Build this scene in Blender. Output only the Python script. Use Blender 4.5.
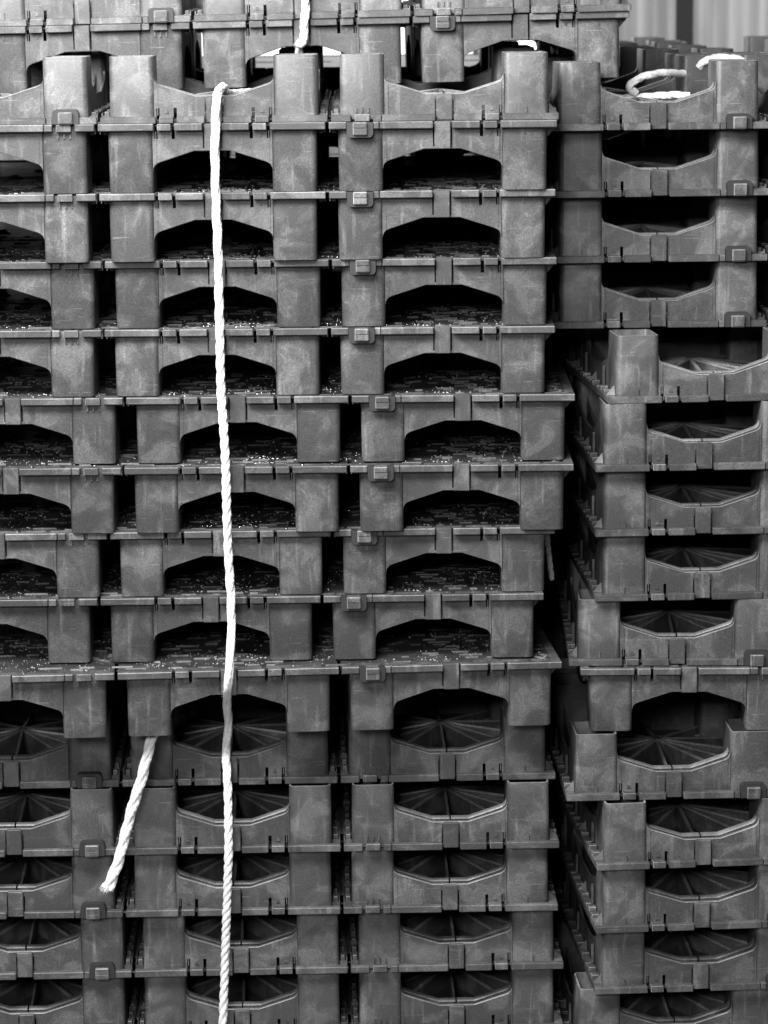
import bpy, bmesh, math, random
from mathutils import Vector, Matrix

random.seed(7)
for o in list(bpy.data.objects):
    bpy.data.objects.remove(o)
scene = bpy.context.scene
C = scene.collection
MM = 0.001

# ------------------------------------------------------------------ camera
F_PX, PITCH, ROLL, CAM_Z, CAM_D = 3002.3, 0.1754, 0.0097, 68.45, 2969.2
cam_data = bpy.data.cameras.new('camera')
cam = bpy.data.objects.new('camera', cam_data)
C.objects.link(cam)
cam_data.sensor_fit = 'VERTICAL'
cam_data.sensor_height = 36.0
cam_data.lens = 36.0 * F_PX / 1024.0
cam_data.clip_start = 0.05
cam_data.clip_end = 200.0
cam.location = (0, -CAM_D * MM, CAM_Z * MM)
cam.matrix_world = (Matrix.Translation(cam.location)
                    @ Matrix.Rotation(math.pi / 2 - PITCH, 4, 'X')
                    @ Matrix.Rotation(-ROLL, 4, 'Z'))
cam_data.dof.use_dof = True
cam_data.dof.focus_distance = 2.98
cam_data.dof.aperture_fstop = 11.0
scene.camera = cam

# ------------------------------------------------------------------ world and light
world = bpy.data.worlds.new('World')
scene.world = world
world.use_nodes = True
bg = world.node_tree.nodes['Background']
bg.inputs['Color'].default_value = (0.9, 0.9, 0.9, 1)
bg.inputs['Strength'].default_value = 0.05


def area_lamp(name, loc, target, sx, sy, power):
    d = bpy.data.lights.new(name, 'AREA')
    d.shape = 'RECTANGLE'
    d.size, d.size_y = sx, sy
    d.energy = power
    d.color = (1, 1, 1)
    o = bpy.data.objects.new(name, d)
    C.objects.link(o)
    o.location = loc
    o.rotation_euler = (Vector(target) - Vector(loc)).to_track_quat('-Z', 'Y').to_euler()
    return o


area_lamp('skylight_front', (-0.5, -0.78, 0.52), (0.0, 0.0, 0.0), 1.2, 0.4, 76)
area_lamp('front_fill', (-0.6, -4.0, 0.78), (0.0, 0.0, -0.5), 0.9, 0.5, 80)  # fill lamp added behind the camera to brighten the tray interiors
area_lamp('wall_fill', (1.45, 1.35, 0.9), (0.6, 2.0, 0.1), 0.6, 0.5, 17)  # lamp added out of view to brighten the back wall

scene.view_settings.view_transform = 'Standard'
scene.view_settings.look = 'None'
scene.view_settings.exposure = 0.0
scene.view_settings.gamma = 1.0


# ------------------------------------------------------------------ materials
def new_mat(name):
    m = bpy.data.materials.new(name)
    m.use_nodes = True
    nt = m.node_tree
    return m, nt, nt.nodes['Principled BSDF']


def nd(nt, t, **kw):
    n = nt.nodes.new(t)
    for k, v in kw.items():
        setattr(n, k, v)
    return n


def mathn(nt, op, a, b=None, c=None):
    n = nd(nt, 'ShaderNodeMath', operation=op)
    for i, v in enumerate((a, b, c)):
        if v is None:
            continue
        if isinstance(v, (int, float)):
            n.inputs[i].default_value = v
        else:
            nt.links.new(v, n.inputs[i])
    return n.outputs[0]


def ramp(nt, src, lo, hi, a=0.0, b=1.0):
    n = nd(nt, 'ShaderNodeMapRange')
    n.inputs['From Min'].default_value = lo
    n.inputs['From Max'].default_value = hi
    n.inputs['To Min'].default_value = a
    n.inputs['To Max'].default_value = b
    nt.links.new(src, n.inputs['Value'])
    return n.outputs[0]


def noise(nt, vec, scale, detail=4, rough=0.55, dist=0.0):
    n = nd(nt, 'ShaderNodeTexNoise')
    n.inputs['Scale'].default_value = scale
    n.inputs['Detail'].default_value = detail
    n.inputs['Roughness'].default_value = rough
    n.inputs['Distortion'].default_value = dist
    nt.links.new(vec, n.inputs['Vector'])
    return n.outputs[0]


def plastic(name, base, stain, rough):
    m, nt, p = new_mat(name)
    tc = nd(nt, 'ShaderNodeTexCoord')
    oi = nd(nt, 'ShaderNodeObjectInfo')
    off = nd(nt, 'ShaderNodeVectorMath', operation='SCALE')
    comb = nd(nt, 'ShaderNodeCombineXYZ')
    r = oi.outputs['Random']
    nt.links.new(mathn(nt, 'MULTIPLY', r, 7.31), comb.inputs[0])
    nt.links.new(mathn(nt, 'MULTIPLY', r, 3.17), comb.inputs[1])
    nt.links.new(mathn(nt, 'MULTIPLY', r, 11.9), comb.inputs[2])
    add = nd(nt, 'ShaderNodeVectorMath', operation='ADD')
    nt.links.new(tc.outputs['Object'], add.inputs[0])
    nt.links.new(comb.outputs[0], add.inputs[1])
    v = add.outputs[0]
    # cloudy water stains with crisp-ish rims
    n1 = noise(nt, v, 27, 5, 0.55, 0.6)
    blot = ramp(nt, n1, 0.46, 0.72)
    rim = ramp(nt, mathn(nt, 'ABSOLUTE', mathn(nt, 'SUBTRACT', n1, 0.57)), 0.0, 0.014, 1.0, 0.0)
    # vertical run marks
    st = nd(nt, 'ShaderNodeVectorMath', operation='MULTIPLY')
    st.inputs[1].default_value = (150, 150, 17)
    nt.links.new(v, st.inputs[0])
    n2 = noise(nt, st.outputs[0], 1.0, 3, 0.5)
    streak = ramp(nt, n2, 0.60, 0.78)
    # mould texture, dust and scratches
    n3 = noise(nt, v, 700, 2, 0.6)
    n4 = noise(nt, v, 180, 3, 0.7)
    speck = ramp(nt, n4, 0.68, 0.75)
    n5 = noise(nt, v, 9, 3, 0.5)
    s = mathn(nt, 'MULTIPLY', blot, 0.38)
    s = mathn(nt, 'ADD', s, mathn(nt, 'MULTIPLY', rim, 0.16))
    s = mathn(nt, 'ADD', s, mathn(nt, 'MULTIPLY', streak, 0.40))
    s = mathn(nt, 'ADD', s, mathn(nt, 'MULTIPLY', speck, 0.30))
    # fine scratches in two directions
    for ang, th in ((0.6, 0.70), (-0.25, 0.69)):
        mp = nd(nt, 'ShaderNodeMapping')
        mp.inputs['Rotation'].default_value = (0.2, ang, 0.1)
        mp.inputs['Scale'].default_value = (28, 300, 620)
        nt.links.new(v, mp.inputs['Vector'])
        ns = noise(nt, mp.outputs[0], 1.0, 2, 0.5)
        s = mathn(nt, 'ADD', s, mathn(nt, 'MULTIPLY', ramp(nt, ns, th, th + 0.04), 0.30))
    s = mathn(nt, 'MINIMUM', s, 1.0)
    val = mathn(nt, 'MULTIPLY_ADD', s, stain - base, base)
    val = mathn(nt, 'MULTIPLY', val, ramp(nt, n3, 0.25, 0.75, 0.62, 1.38))
    val = mathn(nt, 'MULTIPLY', val, ramp(nt, n5, 0.3, 0.7, 0.88, 1.12))
    val = mathn(nt, 'MULTIPLY', val, ramp(nt, r, 0, 1, 0.92, 1.08))
    sc = nd(nt, 'ShaderNodeSeparateColor')
    nt.links.new(oi.outputs['Color'], sc.inputs[0])
    val = mathn(nt, 'MULTIPLY', val, sc.outputs[0])
    cb = nd(nt, 'ShaderNodeCombineColor')
    for i in range(3):
        nt.links.new(val, cb.inputs[i])
    nt.links.new(cb.outputs[0], p.inputs['Base Color'])
    rr = mathn(nt, 'MULTIPLY_ADD', s, 0.18, rough)
    nt.links.new(mathn(nt, 'ADD', rr, ramp(nt, n4, 0.3, 0.7, -0.05, 0.05)), p.inputs['Roughness'])
    p.inputs['Specular IOR Level'].default_value = 0.36
    b = nd(nt, 'ShaderNodeBump')
    b.inputs['Strength'].default_value = 0.25
    b.inputs['Distance'].default_value = 0.0004
    nt.links.new(n3, b.inputs['Height'])
    nt.links.new(b.outputs[0], p.inputs['Normal'])
    return m


M = {}
M['plastic'] = plastic('grey_moulded_plastic', 0.048, 0.21, 0.44)
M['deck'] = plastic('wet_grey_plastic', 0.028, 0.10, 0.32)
M['edge_highlight'] = plastic('plastic_edge_highlight', 0.14, 0.34, 0.36)  # paler copy of the plastic: edge highlights put into the colour

m, nt, p = new_mat('latch_black')
p.inputs['Base Color'].default_value = (0.014, 0.014, 0.014, 1)
p.inputs['Roughness'].default_value = 0.6
M['dark_plate'] = m  # even near-black colour for the plate around the latch

m, nt, p = new_mat('water')
p.inputs['Base Color'].default_value = (0.4, 0.4, 0.4, 1)
p.inputs['Roughness'].default_value = 0.08
M['water'] = m

m, nt, p = new_mat('white_twisted_fibre')
tc = nd(nt, 'ShaderNodeTexCoord')
nz = noise(nt, tc.outputs['Object'], 420, 3, 0.7)
nz2 = noise(nt, tc.outputs['Object'], 60, 3, 0.6)
val = mathn(nt, 'MULTIPLY', ramp(nt, nz, 0.3, 0.7, 0.60, 0.86), ramp(nt, nz2, 0.3, 0.7, 0.86, 1.0))
cb = nd(nt, 'ShaderNodeCombineColor')
for i in range(3):
    nt.links.new(val, cb.inputs[i])
nt.links.new(cb.outputs[0], p.inputs['Base Color'])
p.inputs['Roughness'].default_value = 0.75
bmp = nd(nt, 'ShaderNodeBump')
bmp.inputs['Strength'].default_value = 0.7
bmp.inputs['Distance'].default_value = 0.0008
nt.links.new(nz, bmp.inputs['Height'])
nt.links.new(bmp.outputs[0], p.inputs['Normal'])
M['rope'] = m

m, nt, p = new_mat('galvanised_sheet')
tc = nd(nt, 'ShaderNodeTexCoord')
stv = nd(nt, 'ShaderNodeVectorMath', operation='MULTIPLY')
stv.inputs[1].default_value = (14, 14, 1.5)
nt.links.new(tc.outputs['Object'], stv.inputs[0])
nz = noise(nt, stv.outputs[0], 1.0, 5, 0.6)
val = ramp(nt, nz, 0.3, 0.7, 0.22, 0.42)
cb = nd(nt, 'ShaderNodeCombineColor')
for i in range(3):
    nt.links.new(val, cb.inputs[i])
nt.links.new(cb.outputs[0], p.inputs['Base Color'])
p.inputs['Roughness'].default_value = 0.6
M['sheet'] = m

m, nt, p = new_mat('daylit_translucent_panel')
p.inputs['Base Color'].default_value = (0.8, 0.8, 0.8, 1)
p.inputs['Emission Color'].default_value = (1, 1, 1, 1)
p.inputs['Emission Strength'].default_value = 1.25
M['daylight'] = m

m, nt, p = new_mat('concrete')
tc = nd(nt, 'ShaderNodeTexCoord')
nz = noise(nt, tc.outputs['Object'], 9, 8, 0.65)
val = ramp(nt, nz, 0.3, 0.7, 0.14, 0.26)
cb = nd(nt, 'ShaderNodeCombineColor')
for i in range(3):
    nt.links.new(val, cb.inputs[i])
nt.links.new(cb.outputs[0], p.inputs['Base Color'])
p.inputs['Roughness'].default_value = 0.85
M['concrete'] = m


# ------------------------------------------------------------------ mesh helpers (millimetres in, metres out)
class MB:
    def __init__(self):
        self.v, self.f, self.m = [], [], []

    def add(self, vs, fs, mi=0):
        n = len(self.v)
        self.m += [mi] * len(fs) if isinstance(mi, int) else list(mi)
        self.v += [tuple(c * MM for c in p) for p in vs]
        self.f += [[i + n for i in f] for f in fs]

    def box(self, x0, x1, y0, y1, z0, z1, b=0.0, edge=0):
        if b <= 0:
            vs = [(x, y, z) for z in (z0, z1) for y in (y0, y1) for x in (x0, x1)]
            self.add(vs, [(0, 2, 3, 1), (4, 5, 7, 6), (0, 1, 5, 4), (2, 6, 7, 3), (0, 4, 6, 2), (1, 3, 7, 5)])
            return
        bm = bmesh.new()
        bmesh.ops.create_cube(bm, size=1)
        for v in bm.verts:
            v.co = Vector(((x0 + x1) / 2 + v.co.x * (x1 - x0), (y0 + y1) / 2 + v.co.y * (y1 - y0),
                           (z0 + z1) / 2 + v.co.z * (z1 - z0)))
        bmesh.ops.bevel(bm, geom=list(bm.edges), offset=b, segments=1, affect='EDGES')
        bm.verts.index_update()
        bm.normal_update()
        self.add([tuple(v.co) for v in bm.verts], [[v.index for v in f.verts] for f in bm.faces],
                 [edge if max(abs(c) for c in f.normal) < 0.95 else 0 for f in bm.faces])
        bm.free()

    def prism(self, pts, y0, y1, axis='y', mi=0):
        """polygon pts given as (a, z); extruded along y (axis 'y') or along x (axis 'x')"""
        n = len(pts)
        if axis == 'y':
            vs = [(a, y0, z) for a, z in pts] + [(a, y1, z) for a, z in pts]
        else:
            vs = [(y0, a, z) for a, z in pts] + [(y1, a, z) for a, z in pts]
        fs = [list(range(n)), list(range(2 * n - 1, n - 1, -1))]
        fs += [(i + n, (i + 1) % n + n, (i + 1) % n, i) for i in range(n)]
        self.add(vs, fs, mi)

    def mesh(self, name, mat, smooth=False):
        me = bpy.data.meshes.new(name)
        me.from_pydata(self.v, [], self.f)
        for poly, mi in zip(me.polygons, self.m):
            poly.material_index = mi
        bm = bmesh.new()
        bm.from_mesh(me)
        bmesh.ops.recalc_face_normals(bm, faces=list(bm.faces))
        bm.to_mesh(me)
        bm.free()
        if smooth:
            for poly in me.polygons:
                poly.use_smooth = True
            me.set_sharp_from_angle(angle=math.radians(38))
        me.materials.append(mat)
        if any(self.m):
            me.materials.append(M['edge_highlight'])
        return me


# ------------------------------------------------------------------ the tray: its dimensions and its shared part meshes
# origin: middle of the front edge of the flange, on the flat face; posts point up (+z); y goes back
P_, HT, PO, PW, PD = 227.0, 68.6, 103.0, 44.5, 58.0
ROWS = (0.0, 300.0)
BAYS = (-P_, 0.0, P_)
XEND = 339.5
DEPTH = 600.0
UZ = 27.0
pl, dk = M['plastic'], M['deck']


def rounded_rect(hx, hy, r, seg=4):
    out = []
    for cx, cy, a0 in ((hx - r, hy - r, 0), (-hx + r, hy - r, 90), (-hx + r, -hy + r, 180), (hx - r, -hy + r, 270)):
        for i in range(seg + 1):
            a = math.radians(a0 + 90 * i / seg)
            out.append((cx + r * math.cos(a), cy + r * math.sin(a)))
    return out


def post_mesh():
    b = MB()
    top = HT - 0.25
    rings = []
    for z, ins, r in ((2.0, -0.35, 5.5), (7.5, 0.0, 5.5), (top - 0.9, 0.55, 5.5), (top - 0.2, 0.8, 5.3),
                      (top, 1.3, 5.0), (top, 2.4, 4.0), (top - 0.8, 2.9, 3.6), (6.0, 4.0, 3.0)):
        rings.append([(x, y, z) for x, y in rounded_rect(PW / 2 - ins, PD / 2 - ins, r)])
    n = len(rings[0])
    vs = [p for r in rings for p in r]
    fs = []
    for k in range(len(rings) - 1):
        for i in range(n):
            fs.append((k * n + i, k * n + (i + 1) % n, (k + 1) * n + (i + 1) % n, (k + 1) * n + i))
    fs.append(list(range((len(rings) - 1) * n, len(rings) * n)))
    fs.append(list(range(n - 1, -1, -1)))
    b.add(vs, fs, [1 if 3 <= f_ // n <= 4 and f_ < n * (len(rings) - 1) else 0 for f_ in range(len(fs))])
    return b.mesh('post', pl, True)


def u_half(h, flat, top=47.0):
    """right half of the bowl-shaped cut-out, from the outer end to the middle"""
    pts = [(h, top), (h - 0.5, 43.8), (h - 1.8, 41.2), (h - 4.0, 39.2), (h - 7.0, 37.9)]
    pts += [(flat + 1.5, UZ + 0.4), (flat, UZ)]
    return pts


def u_wall(h, flat, z0=1.2, slots=(), lift=0.0):
    pts = [(-h, z0)]
    for s in sorted(slots):
        w, t = (0.75, UZ - 2.0) if abs(s) < 12 else (1.6, 15.5)
        pts += [(s - w, z0), (s - w, t), (s + w, t), (s + w, z0)]
    pts.append((h, z0))
    r = [(a, z + lift) for a, z in u_half(h, flat)]
    return pts + r + [(-a, z) for a, z in reversed(r)]


HW = PO - PW + 0.6          # half width of a cut-out
CLIP = 47.0


def rim_bead(b, h, flat, y0, y1, w=1.1, lift=0.0):
    """bead along the rim of a bowl-shaped cut-out, its highlight painted pale"""
    r = [(a, z + lift) for a, z in u_half(h, flat)]
    line = r + [(-a, z) for a, z in reversed(r)]
    vs, fs = [], []
    for a, z in line:
        vs += [(a, y0, z - w * 0.5), (a, y0 + 0.7, z + w * 0.5), (a, y1, z + w * 0.5), (a, y1, z - w * 0.5)]
    for i in range(len(line) - 1):
        for k in range(4):
            j = (k + 1) % 4
            fs.append((4 * i + k, 4 * i + 4 + k, 4 * i + 4 + j, 4 * i + j))
    b.add(vs, fs, 1)


def front_wall_mesh(clips):
    b = MB()
    slots = [c + d for c in clips for d in (-8.5, 8.5)] + [-8.75, 8.75]
    b.prism(u_wall(HW, 18, slots=slots), 11.0, 13.6)
    rim_bead(b, HW, 18, 10.6, 13.8, 0.7)
    for sx in (-1, 1):      # thin moulded line where the wall meets the post
        b.box(sx * (HW - 3.4) - 0.45, sx * (HW - 3.4) + 0.45, 10.4, 11.0, 8.0, 38.0, 0, 1)
    return b.mesh('wall', pl)


def lip_mesh():
    b = MB()
    up = [(a, z + 0.8) for a, z in u_half(HW, 19)] + [(0.9, UZ + 0.8)]
    pts = [(0.9, 17.0), (HW, 17.0)] + up
    for sx in (1, -1):
        b.prism([(sx * a, z) for a, z in pts], 24.0, 33.0)
        vs, fs = [], []
        for a, z in up:
            vs += [(sx * a, 23.4, z - 1.0), (sx * a, 24.4, z + 0.3), (sx * a, 32.4, z + 0.3), (sx * a, 32.4, z - 0.9)]
        for i in range(len(up) - 1):
            for k in range(4):
                j = (k + 1) % 4
                fs.append((4 * i + k, 4 * i + 4 + k, 4 * i + 4 + j, 4 * i + j))
        b.add(vs, fs, 1)
    b.box(-1.0, 1.0, 13.8, 23.8, 17.5, UZ - 3)
    return b.mesh('wall_lip', pl)


def pilaster_mesh():
    b = MB()
    b.box(-7.9, 7.9, 6.2, 10.9, 0.4, UZ + 0.3, 0.7)
    return b.mesh('pilaster', pl)


def partition_mesh():
    """low side walls and rear wall of one bay, all with bowl-shaped cut-outs; bay centre at x = 0, front at y = 0"""
    b = MB()
    mid = 150.0
    h = 150 - 9 - PD + 0.6
    sh = [(a + mid, z) for a, z in u_wall(h, 30)]
    for s in (-1, 1):
        b.prism(sh, s * (PO - 3.2), s * (PO - 0.8), 'x')
        b.prism([(a, z + 0.8) for a, z in sh], s * (PO - 12.0), s * (PO - 10.0), 'x')
    b.prism(u_wall(HW, 18), 286.2, 288.8)
    b.prism(u_wall(HW, 20, lift=1.0), 278.0, 280.2)
    rim_bead(b, HW, 18, 286.0, 289.0)
    rim_bead(b, HW, 20, 277.8, 280.4, lift=1.0)
    return b.mesh('bay_partition', pl)


def star_mesh():
    b = MB()
    cy = 150.0
    n = 10
    vs, fs = [], []
    for i in range(n):
        a = 2 * math.pi * i / n
        vs += [(5 * math.cos(a), cy + 5 * math.sin(a), 3.0), (4.2 * math.cos(a), cy + 4.2 * math.sin(a), 27.4)]
    for i in range(n):
        j = (i + 1) % n
        fs.append((2 * i, 2 * j, 2 * j + 1, 2 * i + 1))
    fs.append([2 * i + 1 for i in range(n)])
    b.add(vs, fs)
    hx, hy = 90.0, 126.0
    for deg in (0, 32, 58, 90, 122, 148, 180, 212, 238, 270, 302, 328):
        a = math.radians(deg)
        c, s = math.cos(a), math.sin(a)
        L = min(hx / abs(c) if abs(c) > 1e-6 else 1e9, hy / abs(s) if abs(s) > 1e-6 else 1e9)
        w0, w1 = 1.9, 1.3
        px, py = -s, c
        v = []
        for t, zt in ((3.0, 27.0), (L, 13.0)):
            for w, z in ((-w0, 3.0), (w0, 3.0), (w1, zt), (-w1, zt)):
                v.append((c * t + px * w, cy + s * t + py * w, z))
        b.add(v, [(0, 1, 2, 3), (7, 6, 5, 4), (0, 4, 5, 1), (1, 5, 6, 2), (2, 6, 7, 3), (3, 7, 4, 0)], [0, 0, 0, 0, 1, 0])
        v = []          # bead along the top of the rib, its highlight painted pale
        for t, zt in ((3.0, 27.0), (L, 13.0)):
            for w, z in ((-1.7, zt - 1.7), (1.7, zt - 1.7), (1.2, zt + 0.3), (-1.2, zt + 0.3)):
                v.append((c * t + px * w, cy + s * t + py * w, z))
        b.add(v, [(0, 1, 2, 3), (7, 6, 5, 4), (0, 4, 5, 1), (1, 5, 6, 2), (2, 6, 7, 3), (3, 7, 4, 0)], 1)
    for k, zt in ((0.66, 8.5),):
        x, y = hx * k, hy * k
        for t in (-1, 1):
            b.box(-x, x, cy + t * y - 1.2, cy + t * y + 1.2, 3, zt, 0.6, 1)
            b.box(t * x - 1.2, t * x + 1.2, cy - y, cy + y, 3, zt - 0.3, 0.6, 1)
    return b.mesh('rib_star', pl)


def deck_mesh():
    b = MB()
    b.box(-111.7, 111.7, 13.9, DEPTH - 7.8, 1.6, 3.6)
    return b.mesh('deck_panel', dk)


def ladder_mesh():
    """strip of small pockets bridging two bays"""
    b = MB()
    for sx in (-1, 1):
        x0, x1 = sorted((sx * 2.0, sx * 3.0))
        b.box(x0, x1, 16, 594, 3.4, 10.5)
        y, k = 17.0, 0
        while y < 588:
            x0, x1 = sorted((sx * 3.0, sx * 9.8))
            b.box(x0, x1, y, y + 1.6, 3.4, 12.0 if k % 3 == 2 else 8.0)
            x0, x1 = sorted((sx * 4.4, sx * 8.6))
            b.box(x0, x1, y + 7.5, y + 18.5, 3.4, 11.5, 0.6, 1)
            y += 27.0
            k += 1
    b.box(-9, 9, 60, 590, 1.9, 3.3)
    return b.mesh('pocket_strip', pl)


def gusset_mesh():
    b = MB()
    y, k = 15.0, 0
    while y < 585:
        if k % 5 == 0:       # three-sided corner brace
            b.add([(0.2, y + 9, 7.0), (8.8, y + 4, 7.0), (0.2, y - 1, 7.0), (0.4, y + 4, 17.0)],
                  [(0, 1, 3), (1, 2, 3), (2, 0, 3), (0, 2, 1)])
            y += 17
        elif k % 5 == 3:
            b.box(0.8, 8.6, y, y + 5.0, 7.0, 9.2, 0.5, 1)
            b.box(0.6, 3.0, y, y + 1.8, 7.0, 30.0)
            y += 30
        else:
            b.box(0.8, 8.6, y, y + 9.0, 7.0, 9.6 + (k % 3), 0.6, 1)
            y += 22
        k += 1
    return b.mesh('gusset_row', pl)


def ridge(b, cx, cy, L, ang, w=1.1, h=1.5):
    """low roof-shaped ridge on the flat face (flat face looks towards -z)"""
    c, s = math.cos(ang), math.sin(ang)
    z = 1.6
    v = []
    for t in (-L / 2, L / 2):
        for q, zz in ((-w, z), (w, z), (0, z - h)):
            v.append((cx + c * t - s * q, cy + s * t + c * q, zz))
    b.add(v, [(0, 1, 2), (5, 4, 3), (0, 3, 4, 1), (1, 4, 5, 2), (2, 5, 3, 0)])


def grip_mesh(x0, x1):
    b = MB()
    rnd = random.Random(11)
    x = x0 + 2
    while x < x1 - 10:
        L = min(26.0, x1 - 2 - x)
        b.box(x, x + L, 15.0, 17.4, 0.1, 1.6, 0, 0)
        x += L + 4.2
    y = 24.0
    while y < 430:
        x = x0 + rnd.uniform(3, 18)
        while x < x1 - 14:
            L = rnd.uniform(7, 24)
            cx, cy = x + L / 2, y + rnd.uniform(-4, 4)
            bx = min(BAYS, key=lambda q: abs(q - cx))
            ry = 150.0 if cy < 300 else 450.0
            a = 0.0
            if rnd.random() < 0.55:
                a = math.atan2(cy - ry, cx - bx)
                if abs(math.sin(a)) > 0.8:
                    a = 0.0
            if cx + L / 2 < x1 - 2 and rnd.random() < 0.55:
                ridge(b, cx, cy, L, a, 1.2, 1.45)
            x += L + rnd.uniform(5, 26)
        y += rnd.uniform(9, 15) if y < 200 else 22
    return b.mesh('grip_ridges', pl)


def droplet_mesh():
    b = MB()
    rnd = random.Random(5)
    clumps = [(rnd.uniform(-330, 330), 15 + 230 * rnd.random(), rnd.uniform(6, 26)) for _ in range(90)]
    for i in range(2300):
        if rnd.random() < 0.6:
            cx, cy, cr = rnd.choice(clumps)
            x, y = rnd.gauss(cx, cr), rnd.gauss(cy, cr)
            if not (-337 < x < 337 and 14.5 < y < 300):
                continue
        else:
            y = 15 + 270 * rnd.random()
            x = rnd.uniform(-337, 337)
        r = 0.30 + 0.5 * rnd.random() ** 3
        n = 6
        vs, fs = [], []
        e = rnd.uniform(0.7, 1.8)
        for q in range(n):
            a = 2 * math.pi * q / n
            vs.append((x + r * e * math.cos(a), y + r * math.sin(a), 1.62))
        for q in range(n):
            a = 2 * math.pi * q / n
            vs.append((x + .6 * r * e * math.cos(a), y + .6 * r * math.sin(a), 1.62 - r * 0.8))
        for q in range(n):
            j = (q + 1) % n
            fs.append((q, j, n + j, n + q))
        fs.append([n + q for q in range(n)])
        b.add(vs, fs)
    return b.mesh('water_droplets', M['water'], True)


def clip_mesh():
    b = MB()
    b.box(-6.6, 6.6, 0.8, 10.8, 0.3, 6.9, 0.5, 1)
    # small raised arrow above the clip
    b.prism([(-2.0, 10.0), (2.0, 10.0), (0.6, 13.6), (-0.6, 13.6)], 9.9, 11.2)
    return b.mesh('clip', pl)


def latch_mesh():
    b = MB()
    b.box(-6.9, 6.9, -6.6, 8.6, 0.2, 12.6, 0.9, 1)
    b.box(-6.2, 6.2, -7.4, -6.5, 1.2, 5.6, 0.3)
    return b.mesh('latch', pl)


def latch_pad_mesh():
    b = MB()
    pts = [(-12.9, 0.4), (12.9, 0.4), (12.9, 11.6), (11.6, 14.2), (9.4, 15.2), (-9.4, 15.2), (-11.6, 14.2), (-12.9, 11.6)]
    b.prism(pts, -2.2, 8.7)
    return b.mesh('latch_pad', M['dark_plate'])


def catch_mesh():
    b = MB()
    b.box(-7.2, 7.2, 0.6, 8.6, 0.3, 7.3, 0.5, 1)
    for k in (-6, 0, 6):
        b.box(k - 0.7, k + 0.7, 6.8, 9.2, 9.0, 14.2)
    return b.mesh('catch', pl)


def tick_mesh():
    b = MB()
    b.box(-0.6, 0.6, 7.6, 9.3, 7.0, 13.5)
    return b.mesh('mould_tick', pl)


def strip_mesh(L):
    b = MB()
    b.box(-L / 2, L / 2, 0.0, 7.7, 0.0, 7.0, 0.75, 1)
    b.m = [mi if max(b.v[i][2] for i in f) < 1.0 * MM else 0 for f, mi in zip(b.f, b.m)]
    return b.mesh('flange_strip', pl)


def side_flange_mesh():
    b = MB()
    b.box(0, 9.2, 8.0, DEPTH, 0.0, 7.0, 0.7)
    return b.mesh('side_flange', pl)


def rear_flange_mesh():
    b = MB()
    b.box(-329, 329, DEPTH - 7.6, DEPTH, 0.0, 7.0, 0.7)
    return b.mesh('rear_flange', pl)


# list of parts: (name, mesh, location in mm, mirror x, index of the parent part or None, kind)
PARTS = []


def part(name, me, loc=(0, 0, 0), mirror=False, parent=None, kind=None):
    PARTS.append((name, me, loc, mirror, parent, kind))
    return len(PARTS) - 1


post, star, partn, lip, pil = post_mesh(), star_mesh(), partition_mesh(), lip_mesh(), pilaster_mesh()
deck, ladder, gus, clip, tick = deck_mesh(), ladder_mesh(), gusset_mesh(), clip_mesh(), tick_mesh()
wall_plain = front_wall_mesh(())
walls = {-P_: front_wall_mesh((-CLIP,)), 0.0: front_wall_mesh((-CLIP, CLIP)), P_: front_wall_mesh((CLIP,))}
decks = {}
for bx in BAYS:
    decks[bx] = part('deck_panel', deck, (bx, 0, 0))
part('grip_ridges', grip_mesh(-338, 338), parent=decks[0.0], kind='stuff')
part('water_droplets', droplet_mesh(), parent=decks[0.0], kind='stuff')
for bx in BAYS:
    for ry in ROWS:
        for s in (-1, 1):
            for y in (9 + PD / 2, 300 - 9 - PD / 2):
                pi = part('post', post, (bx + s * (PO - PW / 2), ry + y, 0))
                if ry == 0 and y < 100 and bx * s > 0:
                    part('mould_tick', tick, (0, -(9 + PD / 2), 0), parent=pi)
        w = part('wall', walls[bx] if ry == 0 else wall_plain, (bx, ry, 0))
        part('wall_lip', lip, (0, 0, 0), parent=w)
        if ry == 0:
            part('pilaster', pil, (0, 0, 0), parent=w)
        part('rib_star', star, (bx, ry, 0))
        part('bay_partition', partn, (bx, ry, 0))
for jx in (-P_ / 2, P_ / 2):
    part('pocket_strip', ladder, (jx, 0, 0))
part('gusset_row', gus, (330.3, 0, 0), kind='stuff')
part('gusset_row', gus, (-330.3, 0, 0), True, kind='stuff')
sf = side_flange_mesh()
part('side_flange', sf, (330.3, 0, 0))
part('side_flange', sf, (-330.3, 0, 0), True)
part('rear_flange', rear_flange_mesh())
for cx in (-P_ - CLIP, -CLIP, CLIP, P_ + CLIP):
    part('clip', clip, (cx, 0, 0))
LATCH = PO - PW / 2 + 0.5
lt = part('latch', latch_mesh(), (-P_ + LATCH, 0, 0))
part('latch_pad', latch_pad_mesh(), parent=lt)
part('catch', catch_mesh(), (P_ - LATCH, 0, 0))
# strips of the front flange between the joints, clips, pilasters, latch and catch
cuts = [(-P_ - CLIP, 10.2), (-CLIP, 10.2), (CLIP, 10.2), (P_ + CLIP, 10.2), (-P_, 9.2), (0, 9.2), (P_, 9.2),
        (-P_ / 2, 1.7), (P_ / 2, 1.7), (-P_ + LATCH, 13.1), (P_ - LATCH, 11.0)]
# hairline joints that split long strips
cuts += [(-P_ + 62, 0.3), (P_ - 62, 0.3)]
cuts.sort()
x = -XEND
strip_cache = {}
for c, h in cuts + [(XEND, 0)]:
    L = round(c - h - x, 2)
    if L > 2:
        if L not in strip_cache:
            strip_cache[L] = strip_mesh(L)
        part('flange_strip', strip_cache[L], (x + L / 2, 0, 0))
    x = c + h


def link(o):
    C.objects.link(o)
    return o


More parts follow.
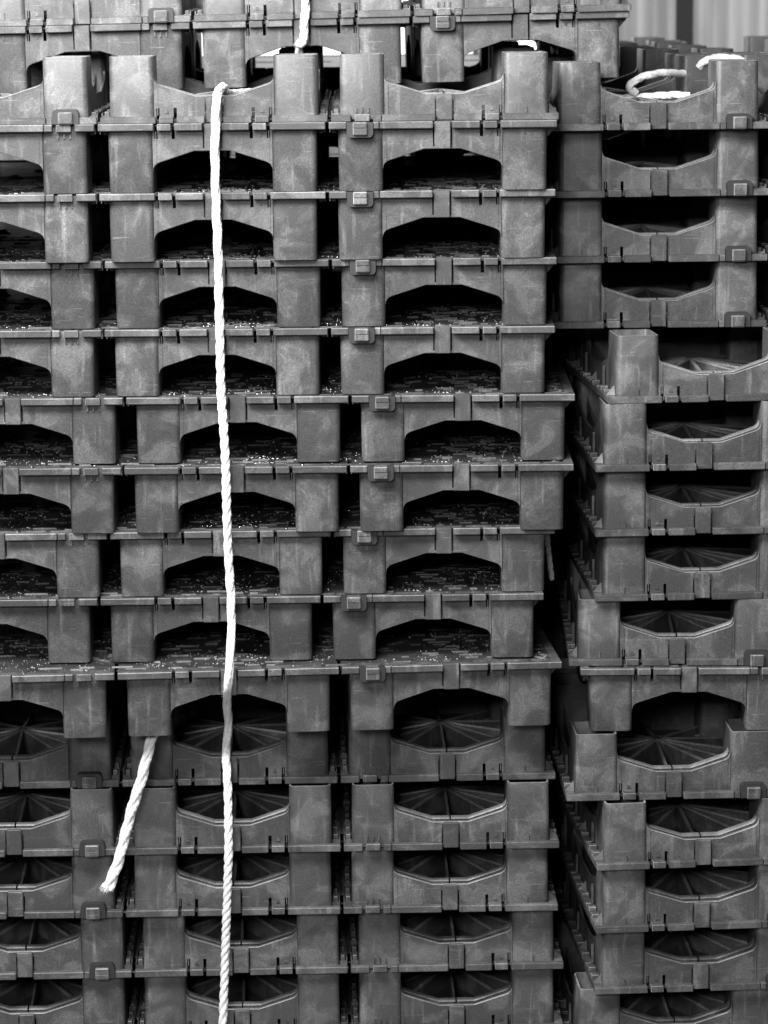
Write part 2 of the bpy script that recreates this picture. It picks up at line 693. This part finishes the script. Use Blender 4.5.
def tray(label, group, loc, yaw, inverted, roll=0.0):
    root = link(bpy.data.objects.new('stacking_tray', None))
    root.empty_display_size = 0.05
    root.location = [c * MM for c in loc]
    root.rotation_euler = (0, (math.pi if inverted else 0.0) + roll, math.radians(yaw))
    root['label'] = label
    root['category'] = 'tray'
    root['group'] = group
    objs = []
    tone = random.uniform(0.84, 1.16)
    for name, me, lc, mir, par, kind in PARTS:
        o = link(bpy.data.objects.new(name, me))
        o.parent = root if par is None else objs[par]
        o.location = [c * MM for c in lc]
        o.color = (tone, tone, tone, 1)
        if mir:
            o.scale = (-1, 1, 1)
        if kind:
            o['kind'] = kind
        objs.append(o)
    return root


# one joined mesh of the whole tray for the stack far behind, where its parts do not show
def joined_tray_mesh():
    bm = bmesh.new()
    mats = []
    world_loc = []
    for name, me, lc, mir, par, kind in PARTS:
        base = Vector((0, 0, 0)) if par is None else world_loc[par]
        wl = base + Vector(lc)
        world_loc.append(wl)
        if name in ('mould_tick', 'grip_ridges', 'water_droplets'):
            continue
        start = len(bm.verts)
        bm.from_mesh(me)
        bm.verts.ensure_lookup_table()
        for v in bm.verts[start:]:
            if mir:
                v.co.x = -v.co.x
            v.co += wl * MM
    bmesh.ops.recalc_face_normals(bm, faces=list(bm.faces))
    me = bpy.data.meshes.new('far_tray')
    bm.to_mesh(me)
    bm.free()
    me.materials.append(pl)
    me.materials.append(M['edge_highlight'])
    return me


ORD = ['topmost', 'second', 'third', 'fourth', 'fifth', 'sixth', 'seventh', 'eighth', 'ninth', 'tenth', 'eleventh',
       'twelfth', 'thirteenth', 'fourteenth', 'fifteenth', 'sixteenth']


def level(i):
    return 'topmost' if i == 0 else ORD[i] + ' from the top'


# ------------------------------------------------------------------ ground and back wall
GZ = -16 * HT - 15.5
b = MB()
b.box(-6000, 6000, -6000, 2600, GZ - 120, GZ)
b.box(-560, 260, -15, 640, GZ - 1, GZ + 15.5)      # slightly raised pads under the wide stack and the one behind it
b.box(-560, 260, 645, 1290, GZ - 1, -34 - 15 * HT)
g = link(bpy.data.objects.new('ground', b.mesh('ground', M['concrete'])))
g['kind'] = 'structure'


def corrugated(x0, x1, z0, z1, y):
    b = MB()
    n = int((x1 - x0) / 4)
    vs, fs = [], []
    for i in range(n + 1):
        xx = x0 + (x1 - x0) * i / n
        t = (xx % 50.0) / 50.0
        d = 11 * math.cos(2 * math.pi * t)
        for yy, z in ((y + d, z0), (y + d, z1), (y + d + 1.2, z1), (y + d + 1.2, z0)):
            vs.append((xx, yy, z))
    for i in range(n):
        for k in range(4):
            j = (k + 1) % 4
            fs.append((4 * i + k, 4 * i + 4 + k, 4 * i + 4 + j, 4 * i + j))
    b.add(vs, fs)
    return b.mesh('corrugated_sheet', M['sheet'], True)


wroot = link(bpy.data.objects.new('corrugated_wall', None))
wroot.location = (0, 2.0, GZ * MM)
wroot['label'] = 'blurred grey corrugated sheet wall behind the stacks at top right'
wroot['category'] = 'wall'
for x0, x1, y in ((-3000, -330, 0), (335, 484, 0), (514, 760, 10), (752, 3000, 0)):
    o = link(bpy.data.objects.new('wall_sheet', corrugated(x0, x1, 0, 2600, y)))
    o.parent = wroot
b = MB()
b.box(-330, 335, 4, 8, 1022, 2600)
o = link(bpy.data.objects.new('translucent_panel', b.mesh('translucent_panel', M['daylight'])))
o.parent = wroot
o['label'] = 'bright daylit translucent panel showing white through the arches'
b = MB()
b.box(-330, 335, 0, 10, 0, 1020)
o = link(bpy.data.objects.new('wall_sheet', b.mesh('lower_sheet', M['sheet'])))
o.parent = wroot

# ------------------------------------------------------------------ the wide stack
GF = 'trays of the wide stack'
WIDE = [('u', -163.5, 5.0, 0.5), ('i', -165.8, 0.0, -0.3), ('i', -166.4, 7.1, 0.9), ('i', -164.6, 25.2, -0.3),
        ('i', -166.4, 23.3, -0.29), ('i', -146.5, 22.5, -0.43), ('i', -148.6, 6.2, -0.41), ('i', -166.0, 23.0, 1.11),
        ('i', -177.4, 23.8, 0.81), ('i', -158.6, -9.1, 4.2), ('u', -162.9, 55.9, 1.79), ('u', -160.2, 38.7, 1.37),
        ('u', -161.4, 42.9, 1.12), ('u', -154.5, 53.2, 1.82), ('u', -154.5, 54.5, 1.7), ('u', -156.0, 52.0, 1.4)]
for k, (o_, x, y, yaw) in enumerate(WIDE):
    inv = o_ == 'i'
    z = -k * HT if inv else -(k + 1) * HT
    how = 'feet-down' if inv else 'posts-up'
    extra = ''
    if k == 9:
        extra = ''
    elif k == 0:
        extra = ', under the set-back trays'
    t = tray('grey plastic %s tray, %s of the wide stack%s' % (how, level(k), extra), GF, (x, y, z), yaw, inv)
    if k == 0:
        t.scale = (1, 1, 0.957)     # its posts are a little shorter

# the two trays set back on top of it
TILT = -0.0157
TX, TY, TZ = -80.5, 170.0, 29.2
tray('grey plastic feet-down tray set back on top of the wide stack', 'set-back trays on the wide stack',
     (TX, TY, TZ), 1.3, True, TILT)
tray('uppermost grey plastic tray cut by the top edge, back to back on another tray', 'set-back trays on the wide stack',
     (TX + 1.5, TY - 3, TZ + 0.3), 0.9, False, TILT)

# ------------------------------------------------------------------ the right-hand stack
GR = 'trays of the right-hand stack'
ZR = -15.5
RIGHT = [('u', 510.5, 112.0, 3.2), ('u', 513.2, 124.4, 3.0), ('u', 514.4, 137.6, 2.1), ('u', 514.6, 134.2, 0.3),
         ('u', 567.6, 85.6, 5.2), ('u', 555.1, 64.7, 3.2), ('u', 555.3, 74.3, 3.4), ('u', 555.4, 73.8, 2.6),
         ('u', 529.3, 53.7, -1.4), ('i', 540.8, 44.1, -0.8), ('u', 525.4, 48.7, 2.17), ('u', 554.4, 44.6, 5.0),
         ('u', 554.1, 45.6, 4.54), ('u', 554.2, 48.7, 3.9), ('u', 529.5, 48.0, 2.5), ('u', 531.0, 50.0, 2.0)]
for k, (o_, x, y, yaw) in enumerate(RIGHT):
    inv = o_ == 'i'
    z = ZR + (-k * HT if inv else -(k + 1) * HT)
    how = 'feet-down' if inv else 'posts-up'
    extra = ', white rope lying in it' if k == 0 else (', lone inverted one' if inv else '')
    tray('grey plastic %s tray, %s of the right-hand stack%s' % (how, level(k), extra), GR, (x, y, z), yaw, inv)

# ------------------------------------------------------------------ the stack behind the right-hand one
far = joined_tray_mesh()
for k in range(16):
    o = link(bpy.data.objects.new('stacking_tray', far))
    o.location = ((470 + random.uniform(-4, 4)) * MM, (800 + random.uniform(-5, 5)) * MM, (GZ + (15 - k) * HT) * MM)
    o.rotation_euler = (0, 0, math.radians(random.uniform(-1, 1)))
    o['label'] = 'dark tray in the far stack behind the right-hand stack, %s' % level(k)
    o['category'] = 'tray'
    o['group'] = 'trays of the far stack'


for k in range(15):  # added unseen stack that blocks light coming through from behind
    o = link(bpy.data.objects.new('stacking_tray', far))
    o.location = ((-110 + (38 if k % 2 else -16) + random.uniform(-2, 2)) * MM, (672 + random.uniform(-3, 8)) * MM,
                  (-34 - k * HT) * MM)
    o.rotation_euler = (0, math.pi, math.radians(random.uniform(-1.5, 1.5)))
    o['label'] = 'added inverted tray, unseen light blocker behind the wide stack, %s' % level(k)
    o['category'] = 'tray'
    o['group'] = 'added light-blocking trays'


# ------------------------------------------------------------------ ropes
def unproject(px, py, Y):
    """world point (mm) on the upright plane y = Y seen at a pixel of the photograph"""
    a, b_ = px - 384, py - 512
    c, s = math.cos(ROLL), math.sin(ROLL)
    x_, y_ = a * c - b_ * s, a * s + b_ * c
    dx, du = x_ / F_PX, -y_ / F_PX
    c, s = math.cos(PITCH), math.sin(PITCH)
    dz, dy = du * c - s, c + du * s
    t = (Y + CAM_D) / dy
    return Vector((t * dx, Y, CAM_Z + t * dz))


def smooth_path(pts, step=1.6):
    """Catmull-Rom through the points, resampled evenly"""
    P = [pts[0] * 2 - pts[1]] + pts + [pts[-1] * 2 - pts[-2]]
    dense = []
    for i in range(1, len(P) - 2):
        p0, p1, p2, p3 = P[i - 1:i + 3]
        n = max(4, int((p2 - p1).length / 1.0))
        for k in range(n):
            t = k / n
            dense.append(0.5 * ((2 * p1) + (p2 - p0) * t + (2 * p0 - 5 * p1 + 4 * p2 - p3) * t * t
                                + (3 * p1 - p0 - 3 * p2 + p3) * t ** 3))
    dense.append(pts[-1])
    out = [dense[0]]
    acc = 0
    for a, b_ in zip(dense, dense[1:]):
        acc += (b_ - a).length
        if acc >= step:
            out.append(b_)
            acc = 0
    return out


def rope(name, label, pts, dia, lay=34.0, seed=1, fray=False):
    rnd = random.Random(seed)
    path = smooth_path(pts)
    n = len(path)
    root = link(bpy.data.objects.new(name, None))
    root.empty_display_size = 0.03
    root.location = path[-1] * MM
    root['label'] = label
    root['category'] = 'rope'
    tang = [(path[min(i + 1, n - 1)] - path[max(i - 1, 0)]).normalized() for i in range(n)]
    up = Vector((0, -1, 0)) if abs(tang[0].y) < 0.9 else Vector((0, 0, 1))
    frames = []
    u = (up - tang[0] * up.dot(tang[0])).normalized()
    for t in tang:
        u = (u - t * u.dot(t)).normalized()
        frames.append((u, t.cross(u)))
    L = [0.0]
    for a, b_ in zip(path, path[1:]):
        L.append(L[-1] + (b_ - a).length)
    ph = rnd.uniform(0, 6)
    off, rad = dia * 0.185, dia * 0.318
    ring = 9
    for k in range(3):
        b = MB()
        vs, fs = [], []
        for i in range(n):
            wob = 1 + 0.05 * math.sin(L[i] * 0.07 + ph + k) + 0.04 * math.sin(L[i] * 0.19 + 2 * ph)
            a = 2 * math.pi * L[i] / (lay * (1 + 0.08 * math.sin(L[i] * .011 + ph))) + k * 2 * math.pi / 3 + ph
            spread = 1.0
            if fray:
                e = max(0.0, 1 - (L[-1] - L[i]) / 22.0)
                spread = 1 + 0.55 * e
            uu, ww = frames[i]
            c = path[i] + (uu * math.cos(a) + ww * math.sin(a)) * off * spread
            for q in range(ring):
                t = 2 * math.pi * q / ring
                rr = rad * wob * (1.0 + 0.05 * math.sin(3 * t + L[i] * 0.9))
                vs.append(tuple(c + (uu * math.cos(t) + ww * math.sin(t)) * rr - root.location / MM))
        for i in range(n - 1):
            for q in range(ring):
                j = (q + 1) % ring
                fs.append((i * ring + q, i * ring + j, (i + 1) * ring + j, (i + 1) * ring + q))
        fs.append(list(range(ring - 1, -1, -1)))
        fs.append(list(range((n - 1) * ring, n * ring)))
        b.add(vs, fs)
        o = link(bpy.data.objects.new('strand', b.mesh('strand', M['rope'], True)))
        o.parent = root
    # loose fibres along the rope and, on a cut end, a ragged tuft
    b = MB()
    count = int(L[-1] / 2.5)
    for q in range(count):
        i = rnd.randrange(2, n - 3)
        uu, ww = frames[i]
        a = rnd.uniform(0, 6.28)
        d = uu * math.cos(a) + ww * math.sin(a)
        p0 = path[i] + d * dia * 0.42
        p1 = p0 + d * rnd.uniform(0.3, 1.6) + tang[i] * rnd.uniform(-4, 4)
        w = tang[i].cross(d) * 0.16
        b.add([tuple(v - root.location / MM) for v in (p0 - w, p0 + w, p1 + w * .4, p1 - w * .4)], [(0, 1, 2, 3)])
    if fray:
        uu, ww = frames[-1]
        for q in range(150):
            a, r = rnd.uniform(0, 6.28), dia * 0.56 * math.sqrt(rnd.random())
            p0 = path[-1] + (uu * math.cos(a) + ww * math.sin(a)) * r - tang[-1] * 3
            side = -ww * (uu * math.cos(a) + ww * math.sin(a)).dot(ww)
            p1 = p0 + tang[-1] * (3 + rnd.uniform(1.0, 6.0) + 0.5 * (p0 - path[-1]).x * -1.0) \
                + (uu * math.cos(a) + ww * math.sin(a)) * rnd.uniform(0, 1.6)
            d = (p1 - p0).normalized()
            w = d.cross(Vector((rnd.uniform(-1, 1), rnd.uniform(-1, 1), 0.2))).normalized() * 0.42
            w2 = d.cross(w)
            b.add([tuple(v - root.location / MM) for v in (p0 - w, p0 + w, p0 + w2, p1)],
                  [(0, 1, 3), (1, 2, 3), (2, 0, 3), (0, 2, 1)])
    o = link(bpy.data.objects.new('loose_fibres', b.mesh('loose_fibres', M['rope'])))
    o.parent = root
    o['kind'] = 'stuff'
    return root


U = unproject
front = [U(308, -45, TY - 8), U(306, 0, TY - 8), U(304, 28, TY - 8), U(303, 42, TY - 2),
         Vector((-84, TY + 10, 4)), Vector((-84, TY + 24, -6)), Vector((-85, TY + 30, -24)), Vector((-92, TY + 30, -40)),
         Vector((-115, TY + 22, -45)), Vector((-140, TY - 10, -45)), Vector((-152, 120, -45)),
         Vector((-152, 60, -42)), Vector((-156, 32, -37)), U(223.5, 86.5, 14), U(218.5, 91.5, 2), U(216.5, 102, -6)]
for px, py, Y in ((215, 150, -8), (216, 200, -7), (218, 250, -3), (219, 300, 2), (220, 350, 6), (221.5, 400, 6),
                  (225, 450, 0), (226.5, 500, -2), (228, 550, 4), (231, 600, 4), (231, 640, -6), (229.5, 668, -19),
                  (228, 683, -18), (227, 692, -8), (227, 704, 34), (228, 718, 64), (227.5, 736, 76), (226, 752, 66),
                  (226.5, 766, 45), (228, 800, 33), (228.5, 850, 28), (227, 900, 30), (225, 960, 36), (222.8, 1024, 40),
                  (220, 1080, 42)):
    front.append(U(px, py, Y))
rope('hanging_rope', 'long white twisted rope hanging down the front of the wide stack', front, 9.3, 62, 3)
loose = [U(156, 729, 40), U(152, 737, 22), U(148, 752, 18), U(141, 780, 20), U(132, 808, 22), U(125, 835, 22), U(118, 862, 20),
         U(111, 880, 18), U(107, 889, 17)]
rope('rope_end', 'short frayed rope end sticking out of the seam left of the long rope', loose, 11.6, 74, 8, True)
# ropes lying in and over the topmost tray of the right-hand stack
rx = [U(598, 100, 300), U(610, 98.5, 280), U(626, 98, 262), U(645, 97, 250), U(662, 95.5, 246), U(676, 95, 246), U(690, 96, 250)]
rope('coiled_rope', 'white rope lying low inside the topmost right-hand tray', rx, 8.6, 56, 12)
rx = [U(636, 93, 250), U(630, 89, 246), U(631, 84, 244), U(638, 79, 244), U(648, 75.5, 248), U(658, 73.5, 256), U(668, 73, 266),
      U(684, 74, 290)]
rope('coiled_rope', 'bent white rope loop standing up inside the topmost right-hand tray', rx, 8.6, 56, 14)
rx = [U(698, 68, 336), U(704, 62, 336), U(712, 58.5, 336), U(724, 57.5, 336), U(736, 59, 336), U(746, 63, 336), U(753, 70, 336)]
rope('coiled_rope', 'white rope arched over the rear posts at the top right', rx, 8.6, 56, 15)
rx = [U(547, 528, 150), U(547.5, 540, 150), U(549, 555, 150), U(551, 572, 150), U(552, 580, 152)]
rope('rope_scrap', 'short bit of rope hanging in the dark gap between the two stacks', rx, 6.0, 30, 19)
